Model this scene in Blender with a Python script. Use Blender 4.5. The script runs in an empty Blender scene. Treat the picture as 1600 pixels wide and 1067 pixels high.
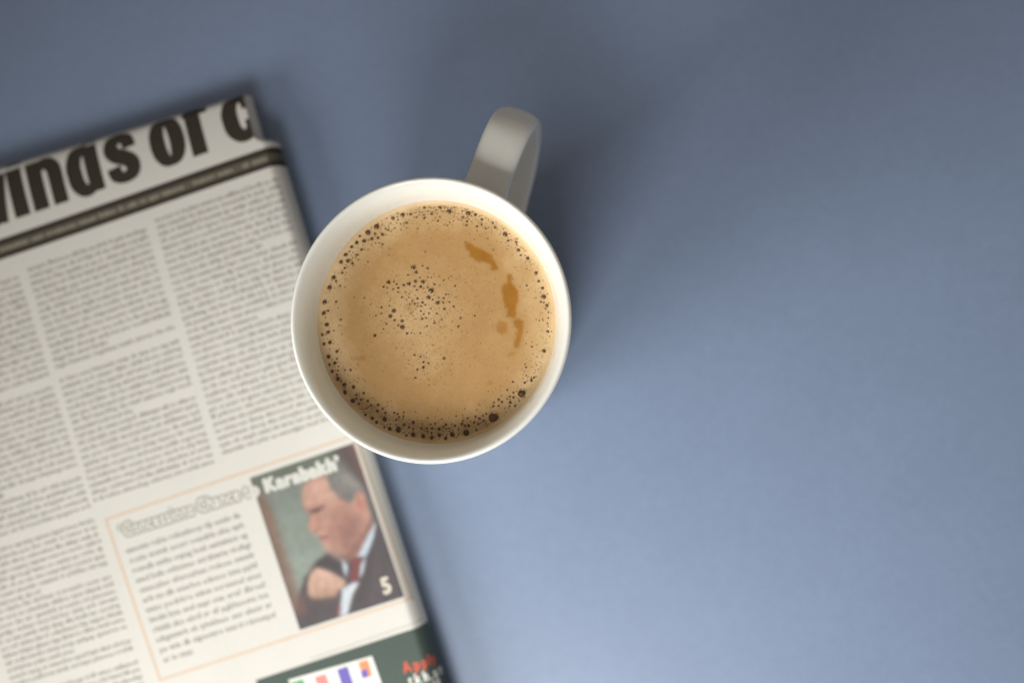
import bpy, bmesh, math, random
import numpy as np
from mathutils import Matrix, Vector, noise as mnoise

random.seed(7)
RNG = np.random.default_rng(7)
MM = 0.001
scene = bpy.context.scene
COL = scene.collection

# ------------------------------------------------------------------ camera
cam_data = bpy.data.cameras.new("camera")
cam_data.sensor_width = 36.0
cam_data.lens = 40.0
cam_data.clip_start = 0.01
cam_data.clip_end = 10.0
cam = bpy.data.objects.new("camera", cam_data)
COL.objects.link(cam)
rot = Matrix(((0.9959810271, 0.0033475115, 0.0895018869),
              (0.0, 0.9993012941, -0.0373754421),
              (-0.0895644661, 0.0372252312, 0.9952851293)))
cam.matrix_world = Matrix.Translation((0, 0, 0.431)) @ rot.to_4x4()
cam_data.dof.use_dof = True
cam_data.dof.focus_distance = 0.338
cam_data.dof.aperture_fstop = 5.4
cam_data.dof.aperture_blades = 0
scene.camera = cam

# ------------------------------------------------------------------ world, light, exposure
world = bpy.data.worlds.new("World")
scene.world = world
world.use_nodes = True
bg = world.node_tree.nodes["Background"]
bg.inputs[0].default_value = (1.0, 0.89, 0.80, 1)
bg.inputs[1].default_value = 0.235
scene.view_settings.view_transform = 'Standard'
scene.view_settings.look = 'None'
scene.view_settings.exposure = 0.0
scene.view_settings.gamma = 1.0

AIM = Vector((0.0, -0.10, 0.02))
def soft_light(name, az, el, dist, size, energy, color, aim=AIM, spread=70):
    """a large soft light: the bright window bay in front of the table and its left-hand side"""
    d = bpy.data.lights.new(name, 'AREA')
    d.shape = 'RECTANGLE'
    d.size, d.size_y = size * dist, size * 0.8 * dist
    d.energy = energy
    d.color = color
    d.spread = math.radians(spread)
    o = bpy.data.objects.new(name, d)
    COL.objects.link(o)
    a, e = math.radians(az), math.radians(el)
    o.location = aim + Vector((math.cos(a) * math.cos(e), math.sin(a) * math.cos(e), math.sin(e))) * dist
    o.rotation_euler = (aim - o.location).to_track_quat('-Z', 'Y').to_euler()
soft_light("window_light", -112, 55, 0.6, 0.5, 0.74, (1.0, 0.995, 0.975), Vector((0.03, -0.15, 0.02)), 66)
soft_light("side_window_light", -148, 26, 0.6, 0.5, 0.68, (1.0, 0.99, 0.945), Vector((-0.02, -0.055, 0.02)), 72)

# ------------------------------------------------------------------ helpers
def s2l(r, g, b):
    return tuple(((c / 255 + 0.055) / 1.055) ** 2.4 if c > 10 else c / 255 / 12.92 for c in (r, g, b)) + (1,)

def tag(o, label=None, cat=None, group=None, kind=None):
    if label: o['label'] = label
    if cat: o['category'] = cat
    if group: o['group'] = group
    if kind: o['kind'] = kind
    return o

def empty(name, loc=(0, 0, 0)):
    o = bpy.data.objects.new(name, None)
    o.empty_display_size = 0.02
    o.location = loc
    COL.objects.link(o)
    return o

def mesh_obj(name, verts, faces, mat=None, parent=None, smooth=False):
    me = bpy.data.meshes.new(name)
    me.from_pydata([tuple(map(float, v)) for v in verts], [], [tuple(map(int, f)) for f in faces])
    me.update()
    o = bpy.data.objects.new(name, me)
    COL.objects.link(o)
    if mat: me.materials.append(mat)
    if smooth: me.polygons.foreach_set('use_smooth', [True] * len(me.polygons))
    if parent: o.parent = parent
    return o

def grid_faces(ni, nj, closed_j=False):
    f = []
    for i in range(ni - 1):
        for j in range(nj if closed_j else nj - 1):
            j2 = (j + 1) % nj
            f.append((i * nj + j, i * nj + j2, (i + 1) * nj + j2, (i + 1) * nj + j))
    return f

def set_colors(o, rgb):
    at = o.data.color_attributes.new("tint", 'FLOAT_COLOR', 'POINT')
    a = np.ones((len(o.data.vertices), 4), dtype=np.float32)
    a[:, :3] = rgb
    at.data.foreach_set('color', a.ravel())

def new_mat(name, color=(0.8, 0.8, 0.8, 1), rough=0.5, spec=0.5, **kw):
    m = bpy.data.materials.new(name)
    m.use_nodes = True
    p = m.node_tree.nodes["Principled BSDF"]
    p.inputs["Base Color"].default_value = color
    p.inputs["Roughness"].default_value = rough
    p.inputs["Specular IOR Level"].default_value = spec
    for k, v in kw.items():
        p.inputs[k].default_value = v
    return m, m.node_tree.nodes, m.node_tree.links, p

def add_noise(m, scale, bump=0.0, dist=0.0002, ramp=None, detail=4.0, rough=0.6):
    """object-space noise -> bump and a slight change of the base colour"""
    nt = m.node_tree; n = nt.nodes; l = nt.links
    p = n["Principled BSDF"]
    tc = n.new("ShaderNodeTexCoord")
    nz = n.new("ShaderNodeTexNoise")
    nz.inputs["Scale"].default_value = scale
    nz.inputs["Detail"].default_value = detail
    nz.inputs["Roughness"].default_value = rough
    l.new(tc.outputs["Object"], nz.inputs["Vector"])
    if bump:
        b = n.new("ShaderNodeBump")
        b.inputs["Strength"].default_value = bump
        b.inputs["Distance"].default_value = dist
        l.new(nz.outputs["Fac"], b.inputs["Height"])
        if p.inputs["Normal"].is_linked:
            l.new(p.inputs["Normal"].links[0].from_socket, b.inputs["Normal"])
        l.new(b.outputs["Normal"], p.inputs["Normal"])
    if ramp:
        lo, hi = ramp
        mr = n.new("ShaderNodeMapRange")
        mr.inputs["From Min"].default_value = 0.3
        mr.inputs["From Max"].default_value = 0.7
        mr.inputs["To Min"].default_value = lo
        mr.inputs["To Max"].default_value = hi
        l.new(nz.outputs["Fac"], mr.inputs["Value"])
        mx = n.new("ShaderNodeMix"); mx.data_type = 'RGBA'; mx.blend_type = 'MULTIPLY'
        mx.inputs[0].default_value = 1.0
        bc = p.inputs["Base Color"]
        if bc.is_linked:
            l.new(bc.links[0].from_socket, mx.inputs[6])
        else:
            mx.inputs[6].default_value = bc.default_value
        l.new(mr.outputs["Result"], mx.inputs[7])
        l.new(mx.outputs[2], bc)
    return m

def vertex_color_mat(name, rough, spec):
    m, n, l, p = new_mat(name, rough=rough, spec=spec)
    a = n.new("ShaderNodeVertexColor"); a.layer_name = "tint"
    l.new(a.outputs["Color"], p.inputs["Base Color"])
    return m

# ------------------------------------------------------------------ materials
m_table, *_ = new_mat("blue_board", (0.172, 0.230, 0.345, 1), 0.43, 0.65)
add_noise(m_table, 1300, 0.22, 0.0003, (0.90, 1.09), 4.0, 0.7)
add_noise(m_table, 240, 0.06, 0.0006, (0.97, 1.03), 4.0)
add_noise(m_table, 30, 0.0, 0, (0.975, 1.025), 3.0)
def add_specks(m, scale, size, depth):
    """stray dust and pin marks: small darker spots scattered over the surface"""
    nt = m.node_tree; n = nt.nodes; l = nt.links
    p = n["Principled BSDF"]
    tc = n.new("ShaderNodeTexCoord")
    vo = n.new("ShaderNodeTexVoronoi"); vo.inputs["Scale"].default_value = scale
    l.new(tc.outputs["Object"], vo.inputs["Vector"])
    wn = n.new("ShaderNodeSeparateColor"); l.new(vo.outputs["Color"], wn.inputs[0])
    th = n.new("ShaderNodeMath"); th.operation = 'MULTIPLY'; l.new(wn.outputs[0], th.inputs[0]); th.inputs[1].default_value = size
    lt = n.new("ShaderNodeMath"); lt.operation = 'LESS_THAN'; l.new(vo.outputs["Distance"], lt.inputs[0]); l.new(th.outputs[0], lt.inputs[1])
    pick = n.new("ShaderNodeMath"); pick.operation = 'GREATER_THAN'; l.new(wn.outputs[1], pick.inputs[0]); pick.inputs[1].default_value = 0.72
    am = n.new("ShaderNodeMath"); am.operation = 'MULTIPLY'; l.new(lt.outputs[0], am.inputs[0]); l.new(pick.outputs[0], am.inputs[1])
    mr = n.new("ShaderNodeMapRange"); mr.inputs["To Min"].default_value = 1.0; mr.inputs["To Max"].default_value = depth
    l.new(am.outputs[0], mr.inputs["Value"])
    mx = n.new("ShaderNodeMix"); mx.data_type = 'RGBA'; mx.blend_type = 'MULTIPLY'; mx.inputs[0].default_value = 1.0
    bc = p.inputs["Base Color"]
    l.new(bc.links[0].from_socket, mx.inputs[6]); l.new(mr.outputs["Result"], mx.inputs[7]); l.new(mx.outputs[2], bc)
add_specks(m_table, 60, 0.022, 0.72)
m_china, *_ = new_mat("glazed_china", (0.79, 0.795, 0.74, 1), 0.12, 0.5, **{"Subsurface Weight": 0.3, "Subsurface Scale": 0.004, "Subsurface Radius": (1.0, 0.9, 0.7)})
add_noise(m_china, 60, 0.02, 0.0005, (0.985, 1.01), 2.0)
m_foam = vertex_color_mat("coffee_foam", 0.38, 0.35)
add_noise(m_foam, 4200, 0.12, 0.0001, (0.95, 1.04), 2.0)
m_bubble, *_ = new_mat("coffee_bubble", (0.100, 0.045, 0.015, 1), 0.07, 0.5)
add_noise(m_bubble, 900, 0, 0, (0.8, 1.2), 2.0)
m_ring, *_ = new_mat("bubble_wall", (0.55, 0.36, 0.17, 1), 0.25, 0.4)
add_noise(m_ring, 2000, 0, 0, (0.9, 1.1), 2.0)
m_paper, *_ = new_mat("newsprint", (0.600, 0.586, 0.545, 1), 0.85, 0.2)
add_noise(m_paper, 1500, 0.12, 0.0001, (0.94, 1.05), 5.0, 0.75)
add_noise(m_paper, 22, 0.22, 0.002, (0.975, 1.02), 2.0)
def ink(name, col, rough=0.7):
    m, *_ = new_mat(name, col, rough, 0.25)
    return add_noise(m, 1800, 0.0, 0, (0.85, 1.15), 4.0, 0.7)
m_black = ink("black_ink", (0.034, 0.028, 0.019, 1))
m_body = ink("body_ink", (0.20, 0.185, 0.16, 1))
m_box = ink("box_ink", (0.27, 0.265, 0.24, 1))
m_grey = ink("grey_ink", (0.29, 0.285, 0.245, 1))
m_band = ink("dark_band_ink", (0.105, 0.095, 0.07, 1))
m_palet = ink("pale_lettering", (0.27, 0.25, 0.20, 1))
m_peach = ink("peach_ink", (0.60, 0.39, 0.23, 1))
m_rust = ink("rust_ink", (0.40, 0.19, 0.09, 1))
m_caption = ink("caption_white", (0.56, 0.56, 0.52, 1))
m_white = ink("white_lettering", (0.70, 0.69, 0.64, 1))
m_cream = ink("cream_lettering", (0.56, 0.53, 0.44, 1))
m_advert = ink("advert_green_black", (0.055, 0.078, 0.066, 1), 0.5)
m_purple = ink("purple_ink", (0.15, 0.12, 0.40, 1))
m_orange = ink("orange_ink", (0.70, 0.26, 0.13, 1))
m_pink = ink("pink_ink", (0.62, 0.24, 0.22, 1))
m_green = ink("green_ink", (0.12, 0.33, 0.19, 1))
m_redl = ink("red_lettering", (0.62, 0.10, 0.055, 1))
m_photo = vertex_color_mat("printed_picture", 0.6, 0.3)
add_noise(m_photo, 2600, 0.0, 0, (0.92, 1.08), 3.0, 0.7)

# ------------------------------------------------------------------ the table surface
def make_table():
    h, th, r = 0.75, 0.02, 0.004
    bm = bmesh.new()
    bmesh.ops.create_cube(bm, size=1.0)
    bmesh.ops.scale(bm, verts=bm.verts, vec=(2 * h, 2 * h, th))
    bmesh.ops.translate(bm, verts=bm.verts, vec=(0, 0, -th / 2))
    bmesh.ops.bevel(bm, geom=bm.edges[:], offset=r, segments=3, affect='EDGES', profile=0.5)
    me = bpy.data.meshes.new("tabletop"); bm.to_mesh(me); bm.free()
    o = bpy.data.objects.new("tabletop", me); COL.objects.link(o)
    me.materials.append(m_table)
    tag(o, "plain matt slate blue tabletop under the mug and the newspaper", kind='structure')
make_table()

# ------------------------------------------------------------------ the mug
MX, MY = -55.08, 19.22                      # mm, axis of the mug
MUG_H, COF_Z = 95.0, 82.0
mug = tag(empty("mug", (MX * MM, MY * MM, 0)), "white glazed china mug with a strap handle, full of milky coffee", "mug")

def lathe(prof, n, name, mat, parent, sx=1.0, sy=1.0):
    v = []
    for r, z in prof:
        for k in range(n):
            a = 2 * math.pi * k / n
            v.append((r * math.cos(a) * MM * sx, r * math.sin(a) * MM * sy, z * MM))
    f = [tuple(reversed(q)) for q in grid_faces(len(prof), n, True)]
    f.append(tuple(range(n - 1, -1, -1)))
    f.append(tuple((len(prof) - 1) * n + k for k in range(n)))
    return mesh_obj(name, v, f, mat, parent, True)

def smooth_prof(pts, sub=4):
    out = []
    n = len(pts)
    for i in range(n - 1):
        p0 = pts[max(i - 1, 0)]; p1 = pts[i]; p2 = pts[i + 1]; p3 = pts[min(i + 2, n - 1)]
        for k in range(sub):
            t = k / sub
            out.append(tuple(0.5 * ((2 * b) + (c - a) * t + (2 * a - 5 * b + 4 * c - d) * t * t + (3 * b - a - 3 * c + d) * t ** 3)
                             for a, b, c, d in zip(p0, p1, p2, p3)))
    out.append(pts[-1])
    return out

prof = smooth_prof([(30.0, 2.2), (31.0, 0.9), (32.4, 0.6), (34.2, 1.6), (36.3, 5.0), (37.6, 12), (38.3, 25), (38.9, 45),
                    (39.9, 66), (41.2, 82), (42.2, 90), (42.55, 93.4), (42.35, 94.5), (41.75, 95.0), (41.0, 94.7), (40.2, 93.7),
                    (39.0, 91.4), (38.1, 88.4), (37.35, 84.0), (36.5, 78), (35.6, 60), (34.8, 35), (33.5, 12), (30, 7), (22, 5.6), (10, 5.4), (2, 5.4)], 4)
body = lathe(prof, 144, "cup_body", m_china, mug, 1.0, 1.012)

def make_handle(az_deg, skew):
    path = smooth_prof([(37.0, 77.0), (42.0, 79.6), (49.0, 81.3), (56.5, 81.6), (63.5, 79.2), (68.6, 73.0), (70.3, 64.0), (69.4, 54.0),
                        (66.0, 44.0), (60.0, 34.5), (52.0, 27.5), (44.5, 23.0), (37.0, 20.0)], 5)
    v = []; n = len(path); m = 28
    for i, (r, z) in enumerate(path):
        a = path[max(i - 1, 0)]; b = path[min(i + 1, n - 1)]
        tr, tz = b[0] - a[0], b[1] - a[1]
        L = math.hypot(tr, tz); tr /= L; tz /= L
        nr, nz = -tz, tr                              # outward normal of the strap (away from the hole)
        if nr * (r - 52) + nz * (z - 50) < 0: nr, nz = -nr, -nz
        q = i / (n - 1)
        w = 6.9 + 1.2 * max(0, 1 - q * 6) + 0.9 * max(0, 1 - (1 - q) * 6)
        th = 3.1 + 0.7 * max(0, 1 - q * 6) + 0.6 * max(0, 1 - (1 - q) * 6)
        off = skew * q
        for k in range(m):
            t = 2 * math.pi * k / m
            c, s = math.cos(t), math.sin(t)
            e = 0.52
            x = math.copysign(abs(c) ** e, c) * w
            y = math.copysign(abs(s) ** e, s) * th
            y += (0.7 * (1 - (x / w) ** 2) if y > 0 else 0)
            v.append(((r + nr * y) * MM, (x + off) * MM, (z + nz * y) * MM))
    f = grid_faces(n, m, True)
    f.append(tuple(range(m))); f.append(tuple((n - 1) * m + k for k in range(m - 1, -1, -1)))
    o = mesh_obj("handle", v, f, m_china, mug, True)
    o.rotation_euler = (0, 0, math.radians(az_deg))
    bm = bmesh.new(); bm.from_mesh(o.data); bmesh.ops.recalc_face_normals(bm, faces=bm.faces); bm.to_mesh(o.data); bm.free()
    return o
make_handle(69.5, 0.0)

# ------------------------------------------------------------------ the coffee
PATCHES = [[(9.09, 24.8), (10.89, 23.71), (13.24, 23.05), (15.38, 21.74), (17.09, 21.09), (17.95, 18.95), (19.01, 17.66), (19.53, 16.17), (18.38, 15.33), (17.1, 15.55), (17.31, 16.83), (16.45, 18.11), (14.53, 18.34), (12.18, 18.92), (10.68, 20.09), (10.25, 21.8), (9.39, 23.52)],
    [(22.63, 15.08), (23.7, 14.01), (23.91, 12.09), (25.4, 9.96), (25.61, 6.57), (24.97, 2.76), (24.55, 1.49), (22.42, 1.71), (22.0, 4.05), (20.93, 7.45), (20.3, 9.15), (20.93, 11.27), (22.21, 12.32)],
    [(22.72, -1.55), (22.36, -2.91), (21.4, -3.76), (20.22, -3.75), (19.26, -2.9), (18.9, -1.53), (19.26, -0.16), (20.22, 0.68), (21.4, 0.67), (22.36, -0.18)],
    [(23.91, 0.65), (25.82, 1.06), (27.3, 0.63), (27.3, -2.33), (26.45, -5.71), (25.82, -7.82), (24.55, -7.81), (24.33, -5.28), (25.4, -2.74), (24.97, -1.68), (23.91, -1.26)]]

def in_poly(x, y, poly):
    c = np.zeros(x.shape, bool)
    n = len(poly)
    for i in range(n):
        x1, y1 = poly[i]; x2, y2 = poly[(i + 1) % n]
        if y1 == y2: continue
        c ^= ((y1 > y) != (y2 > y)) & (x < (x2 - x1) * (y - y1) / (y2 - y1) + x1)
    return c

def blur(a, r):
    """separable gaussian over the first two axes"""
    if r <= 0: return a
    k = int(math.ceil(r * 2.5)); w = np.exp(-np.arange(-k, k + 1) ** 2 / (2 * r * r)); w /= w.sum()
    for ax in (0, 1):
        pad = [(0, 0)] * a.ndim; pad[ax] = (k, k)
        b = np.pad(a, pad, mode='edge')
        a = sum(wi * np.take(b, np.arange(i, i + a.shape[ax]), axis=ax) for i, wi in enumerate(w))
    return a

def value_noise(shape, cell):
    ny, nx = int(shape[0] / cell) + 3, int(shape[1] / cell) + 3
    g = RNG.random((ny, nx))
    y = np.arange(shape[0]) / cell; x = np.arange(shape[1]) / cell
    yi = y.astype(int); xi = x.astype(int)
    fy = (y - yi)[:, None]; fx = (x - xi)[None, :]
    fy = fy * fy * (3 - 2 * fy); fx = fx * fx * (3 - 2 * fx)
    a = g[yi][:, xi]; b = g[yi][:, xi + 1]; c = g[yi + 1][:, xi]; d = g[yi + 1][:, xi + 1]
    return (a * (1 - fx) + b * fx) * (1 - fy) + (c * (1 - fx) + d * fx) * fy

def make_coffee():
    R0, step = 37.6, 0.2
    ax = np.arange(-R0, R0 + step, step); n = len(ax)
    X, Y = np.meshgrid(ax, ax)
    rr = np.hypot(X, Y)
    n1 = value_noise(X.shape, 30); n2 = value_noise(X.shape, 11); n3 = value_noise(X.shape, 4); n4 = value_noise(X.shape, 1.7)
    foam = np.array([0.470, 0.276, 0.108]); cream = np.array([0.70, 0.51, 0.28]); bare = np.array([0.345, 0.148, 0.020])
    ring = np.clip((rr - 27.0 + (n1 - .5) * 5) / 9.0, 0, 1) ** 1.2
    c1 = np.exp(-(((X + 6) / 11) ** 2 + ((Y - 3) / 11) ** 2)) * 0.55 + np.exp(-(((X + 3) / 6) ** 2 + ((Y + 12) / 5) ** 2)) * 0.25
    pale = np.clip(ring * 0.85 + c1 + (n2 - .5) * 0.14 + (n3 - .5) * 0.08, 0, 1)[..., None]
    col = foam * (1 - pale) + cream * pale
    col = col * (1 + (n4 - .5) * 0.09 + (n1 - .5) * 0.06)[..., None]
    # openings in the froth: the browner coffee shows
    jx = (value_noise(X.shape, 5) - .5) * 1.1; jy = (value_noise(X.shape, 5) - .5) * 1.1
    m = np.zeros(X.shape)
    for i, p in enumerate(PATCHES):
        k = (1.0, 1.0, 0.62, 0.9)[i]
        m = np.maximum(m, k * in_poly(X + jx, Y + jy, p))
    m = np.maximum(m, 0.45 * ((((X - 23.5) * .8 + (Y + 9.8) * .6) / 1.6) ** 2 + ((-(X - 23.5) * .6 + (Y + 9.8) * .8) / .7) ** 2 < 1 + (n3 - .5)))
    m = np.maximum(m, 0.5 * (np.hypot(X + 7.8, (Y - 4.2) * 1.0) < 1.6 + (n3 - .5) * 3.5))
    m = np.maximum(m, 0.5 * (np.hypot((X + 23.9) / 1.9, (Y + 10.9) / .7) < 1 + (n3 - .5)))
    m = np.maximum(m, 0.45 * (np.hypot((X - 17) / 1.2, (Y + 18.6) / .6) < 1 + (n3 - .5)))
    m = np.maximum(m, 0.25 * (np.hypot((X - 12.4) / .9, (Y + 10.4) / .6) < 1 + (n3 - .5)))
    thin = blur(m, 5.0) * 0.35
    m = np.clip(blur(m, 1.7), 0, 1)
    m = np.maximum(m, thin)[..., None]
    col = col * (1 - m) + bare * (0.92 + 0.16 * n2[..., None]) * m
    Z = COF_Z + 1.1 * np.exp(-(37.2 - np.minimum(rr, 37.2)) / 1.2) - 0.10 * m[..., 0] + (n4 - .5) * 0.03
    inside = rr <= R0
    idx = -np.ones(X.shape, int); idx[inside] = np.arange(inside.sum())
    V = np.stack([X[inside], Y[inside] * 1.012, Z[inside]], 1) * MM
    q = np.stack([idx[:-1, :-1], idx[:-1, 1:], idx[1:, 1:], idx[1:, :-1]], -1).reshape(-1, 4)
    q = q[(q >= 0).all(1)]
    o = mesh_obj("coffee", V, q.tolist(), m_foam, None, True)
    set_colors(o, col[inside])
    o.location = (MX * MM, MY * MM, 0)
    return tag(o, "milky tan coffee with bubbly froth filling the white mug", "coffee")
coffee = make_coffee()

def bubble_mesh():
    """one bubble of unit radius: a low dome with a thin raised wall of froth round it"""
    n = 16
    prof = [(1.16, -0.05), (1.08, 0.10), (0.98, 0.12), (0.90, 0.04), (0.72, 0.10), (0.45, 0.22), (0.2, 0.27)]
    v = []
    for r, z in prof:
        for k in range(n):
            a = 2 * math.pi * k / n
            v.append((r * math.cos(a), r * math.sin(a), z))
    f = grid_faces(len(prof), n, True)
    v.append((0, 0, 0.28)); c = len(v) - 1
    f += [((len(prof) - 1) * n + k, (len(prof) - 1) * n + (k + 1) % n, c) for k in range(n)]
    me = bpy.data.meshes.new("bubble"); me.from_pydata(v, [], f); me.update()
    me.materials.append(m_bubble); me.materials.append(m_ring)
    for p in me.polygons:
        p.use_smooth = True
        p.material_index = 1 if p.index < 2 * n else 0
    return me

BUBBLES = [(18.02,-29.54,1.62), (26.73,-22.11,1.23), (9.60,-34.18,1.01), (-11.59,-33.30,0.92), (-18.79,29.87,0.86), (-21.51,28.06,0.86),
(-1.54,9.70,0.85), (4.00,34.28,0.81), (-33.69,10.94,0.79), (-35.35,6.37,0.79), (-26.03,-24.41,0.78), (-15.96,-30.09,0.78), (5.25,-34.70,0.78),
(10.02,33.65,0.77), (21.58,26.94,0.77), (-6.94,-34.81,0.76), (33.50,7.52,0.73), (-7.18,16.95,0.72), (-10.54,-1.60,0.72), (-32.39,14.08,0.72),
(-35.46,2.91,0.71), (-30.80,-17.59,0.70), (-3.81,-35.30,0.70), (-34.47,-0.67,0.68), (-14.99,12.38,0.68), (0.44,5.89,0.68), (-13.25,3.48,0.68),
(-10.60,33.38,0.68), (-33.85,-10.65,0.67), (-28.74,-19.37,0.67), (-28.49,-21.78,0.67), (-8.61,11.84,0.64), (-4.15,12.42,0.64), (-2.36,7.58,0.64),
(-14.36,1.81,0.64), (-22.75,25.40,0.63), (-30.03,18.94,0.63), (-25.85,-20.14,0.62), (-14.60,-33.75,0.62), (-1.16,-35.72,0.62), (1.19,-34.95,0.62),
(33.55,-9.16,0.62), (-28.57,21.18,0.61), (-33.44,-6.26,0.60), (-25.06,24.90,0.59), (-27.90,19.21,0.59), (1.19,35.49,0.59), (-19.19,-4.14,0.56),
(-31.79,-12.67,0.56), (-32.62,-15.28,0.56), (-19.79,-29.80,0.56), (-6.98,-31.03,0.56), (1.11,-33.03,0.56), (3.20,-35.93,0.56), (34.50,4.82,0.56),
(31.13,14.86,0.56), (-33.96,-3.01,0.56), (25.67,22.03,0.56), (28.55,19.46,0.56), (-13.64,32.42,0.54), (-20.28,26.05,0.54), (-6.30,15.38,0.52),
(-6.46,12.60,0.52), (-10.63,0.32,0.52), (-35.93,-3.83,0.51), (-35.32,-6.74,0.51), (-31.20,-9.08,0.51), (12.30,33.19,0.51), (-18.76,-31.63,0.50),
(8.21,-31.50,0.50), (10.29,-31.99,0.50), (34.74,-3.17,0.50), (33.13,10.21,0.50), (-16.95,27.40,0.50), (-26.67,23.58,0.50), (-4.85,10.91,0.48),
(2.50,-11.38,0.48), (-3.90,-14.10,0.48), (-18.05,-25.67,0.48), (-18.27,-27.54,0.48), (8.32,32.37,0.47), (-8.10,33.58,0.45), (-3.77,32.32,0.45),
(-9.35,30.93,0.45), (-18.32,26.37,0.45), (-23.53,22.76,0.45), (-26.43,18.46,0.45), (-33.49,-13.17,0.45), (-21.34,-24.47,0.45), (-22.33,-29.21,0.45),
(-9.88,-31.77,0.45), (-1.07,-32.90,0.45), (3.19,-31.73,0.45), (23.16,-24.86,0.45), (29.67,-18.12,0.45), (31.95,12.35,0.45), (13.62,-29.86,0.45),
(-10.18,11.44,0.44), (2.58,3.96,0.44), (14.29,31.66,0.43), (18.49,29.10,0.43), (25.00,24.44,0.43), (-1.47,33.57,0.43), (-22.64,-22.04,0.42),
(-15.77,-28.10,0.42), (-19.26,27.64,0.41), (-24.08,26.91,0.41), (-3.75,35.56,0.41), (-11.91,10.64,0.40), (-2.72,16.62,0.40), (-13.03,0.57,0.40),
(6.99,-1.48,0.40), (-5.87,7.28,0.40), (-24.92,-22.54,0.39), (-23.38,-24.04,0.39), (-24.12,-25.38,0.39), (-20.32,-25.81,0.39), (-16.65,-26.83,0.39),
(-12.96,-28.09,0.39), (-8.29,-32.60,0.39), (-9.19,-35.72,0.39), (-2.74,-32.91,0.39), (6.03,-32.05,0.39), (11.99,-30.99,0.39), (13.25,-31.49,0.39),
(12.75,-33.30,0.39), (17.90,-26.05,0.39), (20.59,-24.73,0.39), (27.61,-18.81,0.39), (17.72,30.56,0.39), (22.45,25.00,0.39), (12.79,29.51,0.39),
(9.63,31.14,0.39), (-24.98,21.10,0.38), (-11.51,-29.42,0.36), (-0.16,-31.38,0.36), (-6.83,11.09,0.36), (-0.56,11.61,0.36), (-5.80,-14.75,0.36),
(-3.91,-12.47,0.36), (-2.30,-12.76,0.36), (-6.41,-17.31,0.36), (7.68,1.04,0.36), (-10.74,7.72,0.36), (-6.69,5.65,0.36), (2.37,7.30,0.36),
(-17.15,4.65,0.36), (-12.42,11.79,0.36), (-15.08,28.85,0.36), (0.54,31.41,0.34), (26.39,20.44,0.34), (15.45,28.89,0.34), (-10.09,-29.18,0.34),
(-12.35,-30.28,0.34), (-7.05,-33.09,0.34), (-16.22,-32.96,0.34), (-9.96,-28.02,0.34), (-1.30,-34.29,0.34), (19.53,-25.92,0.34), (24.67,-25.91,0.34),
(23.92,-18.56,0.34), (22.22,-21.05,0.34), (22.98,-23.11,0.34), (24.10,-21.86,0.34), (27.99,-14.14,0.34), (12.43,-29.24,0.34), (9.97,-29.75,0.34),
(-6.72,-10.27,0.32), (-4.82,-10.80,0.32), (-2.22,2.64,0.32), (-3.08,1.18,0.32), (0.25,2.55,0.32), (-4.74,3.39,0.32), (4.18,6.11,0.32),
(3.07,8.48,0.32), (-15.51,-0.56,0.32), (-2.87,-1.35,0.32), (-13.33,12.62,0.32), (-6.08,9.94,0.32), (-8.87,14.63,0.32), (-4.29,17.46,0.32),
(-17.23,2.72,0.32), (-4.62,4.90,0.32), (-3.39,5.30,0.32), (-6.19,32.64,0.32), (4.19,-32.85,0.31), (6.39,-29.04,0.31), (14.24,30.02,0.30),
(-12.05,31.93,0.29), (-5.89,29.15,0.29), (12.10,1.87,0.28), (2.36,12.90,0.28), (-2.54,13.80,0.28), (-16.50,-2.19,0.28), (1.81,0.66,0.28),
(-5.06,13.82,0.28), (-18.89,2.04,0.28), (-14.67,5.09,0.28), (-1.65,4.15,0.28), (-1.47,-31.64,0.28), (-14.20,-31.62,0.28), (-2.58,-29.73,0.28),
(34.68,-0.68,0.28), (34.93,1.01,0.28), (35.00,2.76,0.28), (-13.15,29.30,0.27), (-3.45,21.81,0.27), (-4.09,-31.49,0.25), (1.84,-30.04,0.25),
(-9.32,29.35,0.25), (-19.16,24.76,0.25), (-17.97,24.74,0.25), (-7.73,-3.33,0.24), (-0.53,0.27,0.24)]
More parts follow.
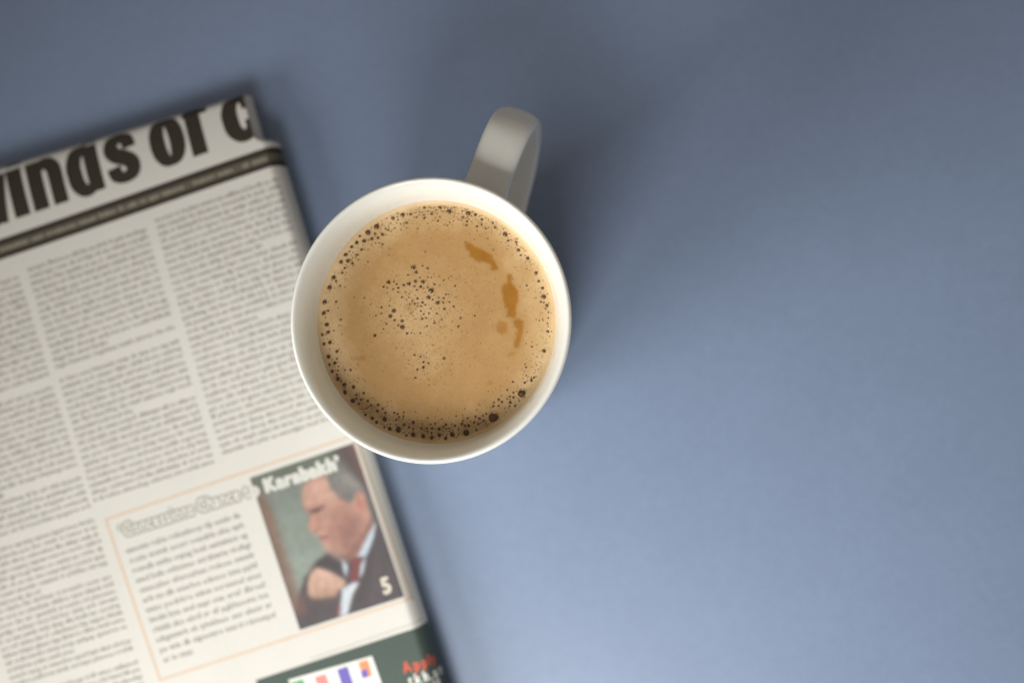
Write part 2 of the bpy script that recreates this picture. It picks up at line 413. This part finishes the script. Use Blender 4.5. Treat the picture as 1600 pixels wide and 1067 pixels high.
def make_bubbles():
    me = bubble_mesh()
    rb = random.Random(11)
    while len(BUBBLES) < 296:                               # the smaller ones between them, round the rim and in the cluster
        if rb.random() < .68:
            a = -math.pi / 2 + rb.gauss(0, 1.25); d = 35.2 - abs(rb.gauss(0, 2.3)); x, y = d * math.cos(a), d * math.sin(a)
        else:
            x, y = rb.gauss(-6, 6), rb.gauss(5, 5)
        r = rb.uniform(.20, .42)
        if all(math.hypot(x - b[0], y - b[1]) > (r + b[2]) * 1.15 for b in BUBBLES): BUBBLES.append((x, y, r))
    for i, (x, y, r) in enumerate(BUBBLES):
        d = math.hypot(x, y)
        if d + r > 36.6: x, y = x * (36.6 - r) / d, y * (36.6 - r) / d
        o = bpy.data.objects.new("bubble", me)
        COL.objects.link(o)
        o.parent = coffee
        z = COF_Z + 1.1 * math.exp(-(37.2 - min(math.hypot(x, y), 37.2)) / 1.2) + 0.02
        o.location = (x * MM, y * MM, z * MM)
        e = 1 + random.uniform(-.08, .10)
        k = 1.0
        o.scale = (r * e * k * MM, r / e * k * MM, min(r, 0.9) * 1.9 * k * MM)
        o.rotation_euler = (0, 0, random.uniform(0, 6.28))
    # pin-prick bubbles nobody could count, one mesh
    V, F = [], []
    n = 6
    taken = [(x, y, r) for x, y, r in BUBBLES]
    bx = np.array(taken)
    def put(x, y, r):
        d = math.hypot(x, y)
        if d > 36.2: return
        if (np.hypot(bx[:, 0] - x, bx[:, 1] - y) < bx[:, 2] + r).any(): return
        for p in PATCHES[:2]:
            if in_poly(np.array([x]), np.array([y]), p)[0]: return
        z = COF_Z + 1.1 * math.exp(-(37.2 - d) / 1.2) + 0.012
        b = len(V); a0 = random.random() * 6
        for k in range(n):
            a = a0 + 2 * math.pi * k / n
            V.append(((x + r * math.cos(a)) * MM, (y + r * math.sin(a)) * MM, z * MM))
        V.append((x * MM, y * MM, (z + 0.3 * r) * MM))
        for k in range(n): F.append((b + k, b + (k + 1) % n, b + n))
    g = random.gauss
    for _ in range(2600):                                   # round the rim, thickest below and above
        a = random.random() * 2 * math.pi
        w = 0.30 + 0.7 * abs(math.sin(a)) ** 2
        if random.random() > w: continue
        d = 36.2 - abs(g(0, 3.4))
        put(d * math.cos(a), d * math.sin(a), 0.07 + abs(g(0, 0.09)))
    for _ in range(700):
        put(g(-6, 9), g(4, 8), 0.05 + abs(g(0, 0.075)))
    for _ in range(260):
        put(g(-3, 4.5), g(-12.5, 3.5), 0.05 + abs(g(0, 0.07)))
    for _ in range(420):
        put(g(8, 7), g(3, 9), 0.045 + abs(g(0, 0.05)))
    for _ in range(700):
        a = random.random() * 6.283; d = 36 * math.sqrt(random.random())
        put(d * math.cos(a), d * math.sin(a), 0.04 + abs(g(0, 0.045)))
    o = mesh_obj("froth", V, F, m_bubble2, coffee, True)
    tag(o, kind='stuff')
m_bubble2, *_ = new_mat("pinprick_bubble", (0.20, 0.105, 0.040, 1), 0.25, 0.4)
add_noise(m_bubble2, 900, 0, 0, (0.7, 1.3), 2.0)
make_bubbles()

# ------------------------------------------------------------------ the newspaper
# page coordinates in mm: s runs along the lines of print (0 near the right-hand fold), t runs down the page
PA = math.radians(17.8)
paper = empty("newspaper", (-69.68 * MM, -85.56 * MM, 0))
paper.rotation_euler = (0, 0, PA)
tag(paper, "folded newspaper with a large black headline lying to the left of the mug", "newspaper")
T, WA, WB = 14.5, 4.6, 3.2
E_S = -1.5
HB = 0.36                                     # the top fold is pressed flatter than the right one
def ell_len(a, b): return math.pi / 2 * math.sqrt((a * a + b * b) / 2)
LA, LB = ell_len(WA, T / 2), ell_len(WB, T * HB)

def sstep(x, a, b):
    x = np.clip((x - a) / (b - a), 0, 1); return x * x * (3 - 2 * x)

def page(sp, tp, off=0.0):
    sp = np.asarray(sp, float); tp = np.asarray(tp, float)
    th = np.maximum((sp - (E_S - WA)) / LA, 0) * math.pi / 2
    s = np.where(th > 0, E_S - WA + WA * np.sin(np.minimum(th, math.pi)), sp)
    ga = np.cos(np.minimum(th, math.pi))
    notch = sstep(-tp, 187.0, 190.5)
    s = s - 5.4 * notch * sstep(s, -9.0, -2.2) + 0.5 * np.sin((tp + 40) / 37.0) * sstep(s, -12, -1)
    et = -209.0 + 0.046 * sp
    ph = np.maximum((et + WB - tp) / LB, 0) * math.pi / 2
    t = np.where(ph > 0, et + WB - WB * np.sin(np.minimum(ph, math.pi)), tp)
    drop = (1 - np.cos(np.minimum(ph, math.pi))) * T * HB
    lean = 3.6 * np.exp(-np.maximum(tp - et, 0) / 14.0)          # sags towards the flattened top fold
    top = T - lean
    wav = 0.30 * np.sin(s / 19 + tp / 47) + 0.22 * np.sin(tp / 23 - s / 61 + 1.3) + 0.25 * np.sin(s / 41 + 2)
    z = top / 2 + (top / 2 + wav) * ga - np.where(ga > 0, drop * ga, 0)
    z = np.maximum(z, 0.3)
    P = np.stack([s, -t, z], -1)
    return P

def page_off(sp, tp, off):
    e = 0.05
    P = page(sp, tp)
    A = page(np.asarray(sp) + e, tp) - page(np.asarray(sp) - e, tp)
    B = page(sp, np.asarray(tp) - e) - page(sp, np.asarray(tp) + e)
    N = np.cross(A, B); N /= np.maximum(np.linalg.norm(N, axis=-1, keepdims=True), 1e-9)
    return (P + N * off) * MM

def axis(*segs):
    out = []
    for a, b, st in segs:
        out += list(np.linspace(a, b, max(2, int(round(abs(b - a) / st)) + 1))[:-1])
    return np.array(out + [segs[-1][1]])

def make_page():
    S = axis((-215, -20, 2.5), (-20, E_S - WA, 1.0), (E_S - WA, E_S - WA + 2 * LA, 0.6), )
    tops = np.linspace(-1, 0, 15)
    Tt = axis((-186, 48, 2.0)); Tn = axis((-207, -190.5, 1.0), (-190.5, -186, 0.4))[:-1]
    rows = []
    for k in np.linspace(LB * 1.55, 0, 16)[:-1]: rows.append(('e', k))
    for t in np.concatenate([Tn, Tt]): rows.append(('t', t))
    V = []
    for kind, val in rows:
        et = -209.0 + 0.046 * S
        if kind == 'e': tt = et + WB - val
        else: tt = np.maximum(np.full_like(S, val), et + WB + 0.02 * (val + 207))
        V.append(page(S, tt) * MM)
    V = np.array(V); nr, ns = V.shape[:2]
    o = mesh_obj("front_page", V.reshape(-1, 3), grid_faces(nr, ns), m_paper, paper, True)
    bm = bmesh.new(); bm.from_mesh(o.data); bmesh.ops.recalc_face_normals(bm, faces=bm.faces); bm.to_mesh(o.data); bm.free()
    # the folded sheets inside, seen as a stack of edges under the top fold
    for i, (dz, ds, dt) in enumerate(((2.2, 3.0, 2.6), (4.2, 5.0, 1.9), (6.2, 4.0, 3.4))):
        s1, t1 = E_S - ds - 3.2, -209.0 + dt + 1.0
        v = []
        for z in (dz, dz + 1.2):
            for ss, tt in ((-215, t1 - 10.0), (s1, t1), (s1, 48), (-215, 48)):
                v.append((ss * MM, -tt * MM, z * MM))
        mesh_obj("inner_sheet", v, [(3, 2, 1, 0), (4, 5, 6, 7), (0, 1, 5, 4), (1, 2, 6, 5), (2, 3, 7, 6), (3, 0, 4, 7)], m_paper, paper)
make_page()

def sheet(name, s0, s1, t0, t1, mat, off=0.04, parent=None, skew=0.0, step=1.0):
    """a printed rectangle that follows the paper"""
    ns = max(2, int(abs(s1 - s0) / step) + 2); nt = max(2, int(abs(t1 - t0) / step) + 2)
    S, Tm = np.meshgrid(np.linspace(s0, s1, ns), np.linspace(t0, t1, nt))
    Tm = Tm + skew * (S - s0)
    V = page_off(S, Tm, off).reshape(-1, 3)
    f = [tuple(reversed(q)) for q in grid_faces(nt, ns)]
    return mesh_obj(name, V, f, mat, parent or paper, True)

def stroke_pts(pts, sub=8, closed=False):
    n = len(pts); out = []
    for i in range(n if closed else n - 1):
        g = (lambda k: pts[k % n]) if closed else (lambda k: pts[min(max(k, 0), n - 1)])
        p0, p1, p2, p3 = g(i - 1), g(i), g(i + 1), g(i + 2)
        for k in range(sub):
            t = k / sub
            out.append(tuple(0.5 * ((2 * b) + (c - a) * t + (2 * a - 5 * b + 4 * c - d) * t * t + (3 * b - a - 3 * c + d) * t ** 3) for a, b, c, d in zip(p0, p1, p2, p3)))
    out.append(pts[0] if closed else pts[-1])
    return np.array(out)

def letter(name, strokes, s0, base, off=0.045, mat=None):
    """a heavy letter from thick strokes in mm (x right, y up), laid on the page"""
    V, F = [], []
    for k, (pts, closed) in enumerate(strokes):
        q = stroke_pts([tuple(map(float, p)) for p in pts], 8, closed)
        d = np.gradient(q[:, :2], axis=0)
        if closed: d[0] = d[-1] = q[1, :2] - q[-2, :2]
        d /= np.maximum(np.linalg.norm(d, axis=1, keepdims=True), 1e-9)
        nrm = np.stack([-d[:, 1], d[:, 0]], 1)
        cols = np.linspace(-.5, .5, 5)
        x = q[:, 0:1] + nrm[:, 0:1] * q[:, 2:3] * cols; y = q[:, 1:2] + nrm[:, 1:2] * q[:, 2:3] * cols
        P = page_off(s0 + x, base - y, off + 0.006 * k)
        b = len(V); V += P.reshape(-1, 3).tolist()
        F += [tuple(b + i for i in reversed(f)) for f in grid_faces(len(q), 5)]
    return mesh_obj(name, V, F, mat or m_black, paper, True)

def headline():
    v = lambda x, y0, y1, w: ([(x, y0, w), (x, (y0 + y1) / 2, w), (x, y1, w)], False)
    n_ = [v(3.1, 0, 19.4, 6.2), ([(4.0, 14.0, 3.0), (6.0, 17.0, 4.2), (8.8, 17.2, 5.2), (10.9, 14.8, 6.0), (11.2, 11, 6.0), (11.2, 6, 5.9), (11.2, 0, 5.9)], False)]
    i_ = [v(3.1, 0, 19.4, 6.2), v(3.1, 21.6, 25.5, 6.2)]
    d_ = [v(10.6, 0, 26, 6.0), ([(10.4, 15.2, 3.0), (8.0, 17.6, 4.2), (4.6, 16.2, 5.6), (3.1, 12.4, 6.1), (3.0, 8.8, 6.1), (3.4, 4.8, 6.0), (5.2, 1.9, 5.2), (8.0, 1.6, 4.4), (10.4, 3.6, 3.0)], False)]
    s_ = [([(10.7, 12.6, 5.4), (10.3, 15.6, 5.4), (7.4, 17.6, 4.4), (4.1, 16.0, 5.4), (3.4, 13.2, 6.0), (5.0, 10.8, 6.2), (8.4, 8.8, 6.2), (10.6, 6.2, 6.0), (10.0, 2.9, 5.6), (6.8, 1.5, 4.4), (3.6, 3.0, 5.4), (3.0, 6.4, 5.6)], False)]
    o_ = [([(7.0 + 3.95 * math.copysign(abs(math.cos(a)) ** .85, math.cos(a)), 9.6 + 7.9 * math.copysign(abs(math.sin(a)) ** .85, math.sin(a)), 4.0 + 2.2 * abs(math.cos(a))) for a in np.linspace(0, 2 * math.pi, 21)[:-1]], True)]
    f_ = [v(3.2, 0, 19.5, 6.2), ([(-0.6, 17.6, 3.4), (4, 17.6, 3.4), (9.4, 17.6, 3.4)], False), ([(3.2, 18, 6.2), (3.8, 22, 6), (8, 24, 5)], False)]
    c_ = [([(11.3, 12.0, 5.6), (11.0, 14.8, 5.6), (8.2, 17.2, 4.4), (4.9, 15.8, 5.5), (3.3, 12.0, 6.3), (3.2, 8.8, 6.4), (3.6, 5.0, 6.2), (5.6, 2.1, 5.4), (8.4, 1.6, 4.6), (11.1, 3.7, 5.5), (11.5, 7.4, 5.6)], False)]
    w_ = [([(-9, 19.4, 5.6), (-5.6, 9, 5.6), (-2.6, 0, 5.8)], False), ([(0.4, 19.4, 5.2), (-1.2, 9, 5.2), (-2.6, 0, 5.8)], False)]
    B = -190.7
    for nm, st, s0 in (('w', w_, -109.6), ('i', i_, -106.3), ('n', n_, -98.3), ('d', d_, -82.5), ('s', s_, -66.9), ('o', o_, -48.0), ('f', f_, -32.7), ('c', c_, -18.3)):
        letter("headline_letter", st, s0, B)
headline()

# --- type
_glyph = {}
def glyph(ch, res=2):
    key = (ch, res)
    if key in _glyph: return _glyph[key]
    cu = bpy.data.curves.new("type", 'FONT'); cu.body = ch; cu.size = 1.0; cu.resolution_u = res
    ob = bpy.data.objects.new("type", cu); COL.objects.link(ob)
    dg = bpy.context.evaluated_depsgraph_get(); dg.update()
    ev = ob.evaluated_get(dg); me = ev.to_mesh()
    v = np.array([x.co[:2] for x in me.vertices]) if len(me.vertices) else np.zeros((0, 2))
    f = [tuple(p.vertices) for p in me.polygons]
    ev.to_mesh_clear()
    bpy.data.objects.remove(ob); bpy.data.curves.remove(cu)
    w = float(v[:, 0].max()) + 0.07 if len(v) else 0.28
    _glyph[key] = (v, f, w)
    return _glyph[key]

def dilate_offsets(b):
    return [(0, 0)] if b == 0 else [(b * math.cos(a), b * math.sin(a)) for a in np.linspace(0, 2 * math.pi, 7 if b > 0.06 else 3)[:-1]]

def set_lines(lines, size, mat, name, off=0.05, xs=1.0, bold=0.0, res=2, cuts=0, widths=None):
    """lines: (text, s, t_baseline[, width]) -> one printed mesh"""
    V, F = [], []
    lay = 0
    for ln in lines:
        text, s, t = ln[:3]
        adv = []
        for ch in text: adv.append(glyph(ch, res)[2] * xs * size if ch != ' ' else (0.30 if cuts == 0 else 0.13) * xs * size)
        k = 1.0
        if len(ln) > 3: k = ln[3] / sum(adv)
        x = s
        for ch, a in zip(text, adv):
            if ch != ' ':
                gv, gf, _ = glyph(ch, res)
                for li, (ox, oy) in enumerate(dilate_offsets(bold)):
                    b = len(V)
                    P = np.stack([x + gv[:, 0] * size * xs * k + ox, t - gv[:, 1] * size - oy, np.full(len(gv), off + 0.003 * li)], 1)
                    V += P.tolist(); F += [tuple(b + i for i in f) for f in gf]
            x += a * k
    V = np.array(V)
    if cuts:
        bm = bmesh.new()
        vs = [bm.verts.new(p) for p in V]
        for f in F:
            try: bm.faces.new([vs[i] for i in f])
            except ValueError: pass
        bmesh.ops.triangulate(bm, faces=bm.faces[:])
        bmesh.ops.subdivide_edges(bm, edges=bm.edges[:], cuts=cuts, use_grid_fill=True)
        V = np.array([v.co[:] for v in bm.verts]); bm.verts.index_update()
        F = [tuple(v.index for v in f.verts) for f in bm.faces]; bm.free()
    P = page_off(V[:, 0], V[:, 1], 0.0)
    N = (page_off(V[:, 0], V[:, 1], 1.0) - P)
    P = P + N * V[:, 2:3]
    return mesh_obj(name, P, F, mat, paper)

LET = "eeeeeeeeeeeetttttttttaaaaaaaaooooooooiiiiiiinnnnnnnsssssshhhhhhrrrrrrddddlllluuucccmmmfffwwyyggppbbvk"
def word():
    k = random.choice((2, 2, 3, 3, 3, 4, 4, 5, 5, 6, 7, 8, 9))
    return ''.join(random.choice(LET) for _ in range(k))
def line_of(width, size, xs):
    tx = ''; w = 0
    while True:
        wd = word()
        lw = sum(glyph(c, 1)[2] for c in wd) * xs * size + 0.30 * xs * size
        if w + lw > width * 1.02: break
        tx += (' ' if tx else '') + wd; w += lw
    return tx
def column(s0, s1, t0, t1, pitch, size, slant, name="text_column", breaks=(), mat=None, xs=0.92, bold=0.0):
    lines = []; t = t0; i = 0
    left = random.randint(9, 16)
    while t < t1:
        ds = slant * (t - t0)
        a, b = s0 + ds, s1 + ds
        left -= 1
        indent = 0
        tx = line_of(b - a, size, xs)
        if left == 0:
            frac = random.uniform(.3, .85); tx = line_of((b - a) * frac, size, xs)
            if tx: lines.append((tx, a, t))
            left = random.randint(9, 18)
            nxt = True
        else:
            lines.append((tx, a, t, b - a))
        t += pitch; i += 1
        for q in breaks:
            if t - pitch < q <= t: t += pitch * 1.0
    return set_lines(lines, size, mat or m_body, name, 0.05, xs, bold, 1)

SZ, PITCH = 2.5, 2.78
column(-54.0, -3.0, -171.5, -77.0, PITCH, SZ, -0.012, bold=0.05)
column(-107.6, -58.0, -169.5, -77.0, PITCH, SZ, -0.006, breaks=(-128,), bold=0.05)
column(-161.5, -111.5, -168.0, 46.0, PITCH, SZ, 0.016, breaks=(-74, -20), bold=0.05)

# rules and the reversed strap line under the headline
sheet("rule_line", -215, E_S + 6, -185.0, -182.7, m_black, 0.045)
sheet("strap_band", -215, E_S + 6, -182.7, -179.5, m_band, 0.04)
sheet("rule_line", -215, E_S + 6, -179.5, -177.4, m_black, 0.045)
tx = []; x = -160.0
while x < -6:
    w_ = word(); tx.append((w_, x, -180.3)); x += (sum(glyph(c, 1)[2] for c in w_) + .5) * 2.6
    if random.random() < .12: x += 2.5
set_lines(tx, 2.6, m_palet, "strap_lettering", 0.06, 1.0, 0.16, 1)

# the boxed story
def box_rule(pts, w, mat, off=0.045):
    V, F = [], []
    for (a, b) in zip(pts[:-1], pts[1:]):
        a = np.array(a, float); b = np.array(b, float); d = (b - a) / np.linalg.norm(b - a); n = np.array([-d[1], d[0]]) * w / 2
        a = a - d * w / 2; b = b + d * w / 2
        m = max(2, int(np.linalg.norm(b - a) / 0.8))
        q = a + (b - a) * np.linspace(0, 1, m)[:, None]
        for sgn in (-1, 1): 
            pass
        k = len(V)
        L = page_off((q + n)[:, 0], (q + n)[:, 1], off); Rr = page_off((q - n)[:, 0], (q - n)[:, 1], off)
        for l_, r_ in zip(L, Rr): V += [l_, r_]
        F += [(k + 2 * i, k + 2 * i + 1, k + 2 * i + 3, k + 2 * i + 2) for i in range(m - 1)]
        off += 0.004
    return mesh_obj("box_rule", V, F, mat, paper)
box_rule([(-2.3, -8.2), (-102.6, -6.9), (-105.6, -70.1), (-4.5, -71.6)], 0.55, m_peach)
box_rule([(-1.6, -7.4), (-3.6, -71.6)], 0.45, m_rust)
box_rule([(-3.6, -8.4), (-5.2, -71.6)], 0.30, m_peach)
box_rule([(0.0, 0.6), (-45.0, 1.9)], 0.22, m_grey)
column(-101.5, -55.0, -55.5, -12.5, 3.9, 3.0, 0.05, breaks=(), name="text_column", mat=m_box, xs=0.93, bold=0.07)
HEAD = "\u2018Concessions Chance t"
set_lines([(HEAD, -101.6, -61.8, 52.5)], 6.9, m_grey, "box_heading", 0.05, 0.66, 0.9, 2)
set_lines([(HEAD, -101.6, -61.8, 52.5)], 6.9, m_white, "box_heading", 0.085, 0.66, 0.10, 2)

# the printed portrait beside it
def make_portrait():
    x0, y0, st = 40, 20, 3.0
    W, Hh = int(700 / st), int(830 / st)
    X, Y = np.meshgrid(x0 + np.arange(W) * st, y0 + np.arange(Hh) * st)
    C = lambda r, g, b: np.array(s2l(r, g, b)[:3]) * 0.92
    img = np.zeros(X.shape + (3,)) + C(124, 133, 124)
    g = np.clip((Y - 150) / 400, 0, 1)[..., None]
    img = img * (0.72 + 0.42 * g)
    def paint(poly, col, soft=1.2, k=1.0):
        nonlocal img
        m = blur(in_poly(X, Y, poly).astype(float), soft)[..., None] * k
        img = img * (1 - m) + col * m
    def ell(cx, cy, rx, ry, a=0):
        ca, sa = math.cos(math.radians(a)), math.sin(math.radians(a))
        return [(cx + rx * math.cos(t) * ca - ry * math.sin(t) * sa, cy + rx * math.cos(t) * sa + ry * math.sin(t) * ca) for t in np.linspace(0, 6.283, 25)[:-1]]
    paint([(40, 180), (500, 20), (510, 95), (60, 260)], C(92, 100, 88), 4)
    paint([(60, 200), (112, 235), (150, 330), (215, 540), (300, 800), (250, 850)], C(112, 88, 74), 5)
    paint([(110, 300), (135, 310), (250, 640), (236, 650)], C(136, 98, 78), 4, .7)
    paint([(60, 200), (90, 260), (270, 840), (240, 850)], C(92, 84, 74), 3, .8)
    paint([(385, 30), (520, 20), (560, 120), (720, 640), (600, 440), (560, 300), (480, 160)], C(74, 58, 60), 6)
    paint([(480, 30), (540, 30), (590, 200), (560, 200)], C(120, 82, 68), 6, .8)
    # coat
    paint([(605, 372), (740, 690), (480, 800), (250, 860), (262, 700), (292, 610), (345, 540), (395, 508), (455, 545), (560, 500)], C(66, 57, 62), 2)
    paint([(385, 512), (450, 548), (470, 610), (452, 630), (360, 580), (320, 570)], C(48, 43, 46), 3, .8)
    for i in range(5):
        paint([(600 + i * 18, 470 + i * 30), (604 + i * 18, 470 + i * 30), (588 + i * 26, 720), (583 + i * 26, 720)], C(96, 82, 84), 1, .45)
    # neck, collar, tie
    paint([(415, 440), (575, 350), (585, 400), (540, 520), (480, 545), (440, 520)], C(138, 96, 84), 3)
    paint([(598, 372), (588, 440), (556, 524), (520, 524), (545, 470)], C(180, 192, 204), 1.5)
    paint([(452, 530), (476, 560), (474, 612), (462, 590)], C(176, 188, 198), 1.5)
    paint([(556, 520), (546, 590), (524, 620), (530, 560)], C(176, 186, 196), 1.5)
    paint([(488, 532), (545, 526), (530, 560), (528, 625), (496, 640), (484, 600), (500, 566)], C(112, 48, 52), 1.6)
    # head
    paint([(285, 300), (280, 250), (292, 210), (335, 180), (390, 172), (450, 185), (505, 225), (545, 265), (575, 345), (555, 400), (500, 470), (470, 520), (420, 515), (385, 498), (372, 470), (366, 446), (352, 434), (343, 420), (322, 418), (310, 398), (316, 366), (318, 345), (300, 330)], C(180, 138, 122), 2)
    paint([(300, 215), (400, 190), (420, 260), (330, 290)], C(194, 154, 137), 8, .8)
    paint([(400, 300), (470, 300), (520, 360), (490, 470), (430, 500), (400, 420)], C(152, 108, 94), 9, .85)
    paint([(470, 350), (560, 350), (520, 470), (470, 520), (440, 500)], C(124, 84, 76), 7, .75)
    paint([(285, 300), (312, 322), (345, 312), (380, 296), (378, 312), (340, 336), (318, 342)], C(92, 58, 50), 2.2, .95)
    paint(ell(345, 325, 17, 5, -12), C(58, 38, 34), 1.6, .95)
    paint([(318, 350), (335, 360), (352, 395), (346, 416), (322, 416), (312, 398)], C(194, 134, 120), 3, .7)
    paint([(330, 412), (350, 408), (352, 420), (338, 420)], C(120, 70, 62), 1.6, .7)
    paint([(352, 438), (396, 430), (400, 440), (362, 450)], C(112, 56, 54), 1.5, .95)
    paint([(366, 448), (398, 444), (392, 460), (372, 464)], C(188, 118, 108), 2, .7)
    paint([(350, 395), (376, 400), (404, 440), (398, 446), (380, 420)], C(158, 104, 90), 3, .6)
    # hair and ear
    paint([(385, 182), (402, 164), (440, 150), (490, 172), (540, 220), (572, 275), (582, 335), (556, 258), (520, 246), (500, 282), (486, 300), (470, 282), (446, 284), (425, 252), (405, 240)], C(108, 105, 102), 2.2)
    paint([(440, 160), (490, 180), (530, 225), (520, 245), (470, 220), (430, 190)], C(148, 144, 138), 6, .6)
    paint([(470, 240), (500, 250), (486, 296), (468, 270)], C(90, 86, 84), 4, .6)
    paint(ell(535, 292, 20, 48, -8), C(170, 114, 100), 2)
    paint(ell(536, 296, 9, 28, -8), C(142, 86, 74), 3, .7)
    # cuff and hand
    paint([(452, 662), (500, 636), (528, 632), (500, 680), (476, 772), (440, 780), (452, 700)], C(190, 198, 204), 1.6)
    paint([(430, 730), (450, 735), (448, 780), (432, 782)], C(132, 48, 46), 2, .7)
    paint([(308, 640), (318, 598), (346, 572), (388, 586), (430, 604), (470, 628), (462, 656), (436, 664), (428, 690), (380, 700), (330, 704), (310, 684)], C(192, 156, 136), 2)
    for a, b in (((352, 590), (336, 690)), ((388, 600), (376, 690)), ((424, 618), (412, 680))):
        paint([a, (a[0] + 7, a[1] + 3), (b[0] + 7, b[1]), b], C(160, 116, 96), 2.2, .6)
    paint([(310, 690), (430, 692), (436, 670), (452, 680), (436, 712), (330, 716)], C(96, 70, 62), 3, .6)
    paint([(252, 690), (280, 680), (300, 760), (270, 780)], C(128, 82, 68), 5, .6)
    # finer modelling: cheek fold, jaw shadow, temple, knuckles, lapel
    paint([(396, 392), (410, 396), (424, 450), (414, 470), (404, 436)], C(128, 86, 76), 3, .55)
    paint([(378, 490), (430, 508), (476, 512), (520, 462), (530, 480), (480, 540), (420, 530)], C(104, 72, 66), 4, .6)
    paint([(436, 250), (470, 290), (476, 340), (448, 320)], C(142, 104, 94), 5, .6)
    paint([(330, 338), (380, 334), (392, 356), (350, 362)], C(140, 98, 86), 4, .55)
    paint([(320, 230), (372, 206), (382, 214), (330, 244)], C(206, 172, 156), 4, .6)
    paint([(560, 520), (600, 470), (560, 640), (520, 740), (505, 735), (548, 600)], C(50, 44, 48), 3, .6)
    paint([(318, 604), (346, 578), (388, 590), (424, 606), (384, 614), (346, 604)], C(212, 180, 160), 4, .6)
    paint([(330, 660), (420, 668), (424, 688), (334, 690)], C(150, 112, 96), 4, .6)
    paint([(520, 262), (532, 250), (548, 262), (552, 300), (545, 330), (534, 336), (540, 300)], C(188, 136, 120), 2, .8)
    paint([(345, 345), (352, 342), (362, 380), (356, 400), (344, 408), (350, 384)], C(146, 100, 88), 2.5, .7)
    for i in range(7):
        paint([(400 + i * 17, 176 + i * 9), (404 + i * 17, 174 + i * 9), (440 + i * 15, 246 + i * 7), (436 + i * 15, 248 + i * 7)], C(150, 147, 142) if i % 2 else C(84, 82, 80), 1.6, .5)
    gr = value_noise(X.shape, 1.0) - .5; lo = value_noise(X.shape, 9) - .5
    img = blur(img, 0.9) * (1 + 0.16 * gr + 0.20 * lo)[..., None] * (1 + 0.10 * np.stack([value_noise(X.shape, 4) - .5 for _ in range(3)], -1))
    img = img * 0.90 + 0.032
    # mesh over the picture
    A = np.array([[0.08376, 0.02576], [-0.02573, 0.08163]]); b0 = np.array([-47.27155, -84.6407])
    step = 0.26
    u = np.linspace(0, 1, 158); vv = np.linspace(0, 1, 226)
    U, Vv = np.meshgrid(u, vv)
    cs = np.array([[-47.5, -68.3], [-5.9, -68.9], [-4.9, -9.5], [-46.0, -9.2]])
    Q = (cs[0] * ((1 - U) * (1 - Vv))[..., None] + cs[1] * (U * (1 - Vv))[..., None] + cs[2] * (U * Vv)[..., None] + cs[3] * ((1 - U) * Vv)[..., None])
    zc = (Q - b0) @ np.linalg.inv(A)
    ix = np.clip(((zc[..., 0] - x0) / st), 0, W - 1.001); iy = np.clip((zc[..., 1] - y0) / st, 0, Hh - 1.001)
    i0 = ix.astype(int); j0 = iy.astype(int); fx = (ix - i0)[..., None]; fy = (iy - j0)[..., None]
    col = (img[j0, i0] * (1 - fx) + img[j0, i0 + 1] * fx) * (1 - fy) + (img[j0 + 1, i0] * (1 - fx) + img[j0 + 1, i0 + 1] * fx) * fy
    P = page_off(Q[..., 0], Q[..., 1], 0.05).reshape(-1, 3)
    o = mesh_obj("printed_picture", P, [tuple(reversed(f)) for f in grid_faces(226, 158)], m_photo, paper, True)
    set_colors(o, col.reshape(-1, 3))
    tag(o, "printed colour picture of a grey-haired man in a dark suit and red tie")
make_portrait()
set_lines([("o Karabakh\u2019", -49.2, -61.4, 36.0)], 6.9, m_caption, "box_heading", 0.10, 0.66, 0.60, 2)
set_lines([("5", -11.9, -12.6)], 8.2, m_cream, "page_number", 0.10, 0.86, 0.38, 3)

# the advertisement at the foot of the page
def ad(x, y):
    return (0.04902 * x - 0.01519 * y - 62.45289, 0.01443 * x + 0.04735 * y - 27.13304)
def quad(name, pts, mat, off):
    p = np.array([ad(*q) for q in pts])
    U, Vv = np.meshgrid(np.linspace(0, 1, 14), np.linspace(0, 1, 14))
    Q = p[0] * ((1 - U) * (1 - Vv))[..., None] + p[1] * (U * (1 - Vv))[..., None] + p[2] * (U * Vv)[..., None] + p[3] * ((1 - U) * Vv)[..., None]
    return mesh_obj(name, page_off(Q[..., 0], Q[..., 1], off).reshape(-1, 3), [tuple(reversed(f)) for f in grid_faces(14, 14)], mat, paper, True)
sheet("advert_panel", -67.5, E_S + LA + 3, 3.6, 46, m_advert, 0.045, skew=-0.016)
quad("advert_card", [(330, 620), (945, 445), (1090, 850), (475, 1025)], m_white, 0.07)
quad("colour_block", [(345, 640), (440, 613), (520, 850), (425, 880)], m_green, 0.09)
quad("colour_block", [(525, 600), (605, 577), (700, 850), (620, 875)], m_pink, 0.09)
quad("colour_block", [(688, 545), (765, 520), (870, 830), (790, 855)], m_purple, 0.09)
quad("colour_block", [(845, 492), (915, 470), (948, 590), (880, 610)], m_orange, 0.09)
quad("colour_block", [(862, 560), (905, 535), (922, 595), (878, 610)], m_purple, 0.11)
quad("colour_block", [(786, 515), (793, 513), (905, 830), (898, 833)], m_cream, 0.09)
set_lines([("A p p l y", -13.2, 17.0)], 5.6, m_redl, "advert_lettering", 0.08, 0.82, 0.15, 2, cuts=1)
set_lines([("t k h . a m", -12.6, 22.0)], 5.4, m_white, "advert_lettering", 0.08, 0.82, 0.13, 2, cuts=1)
set_lines([("1 9", -4.6, 26.0)], 4.8, m_white, "advert_lettering", 0.08, 0.85, 0.12, 2, cuts=1)
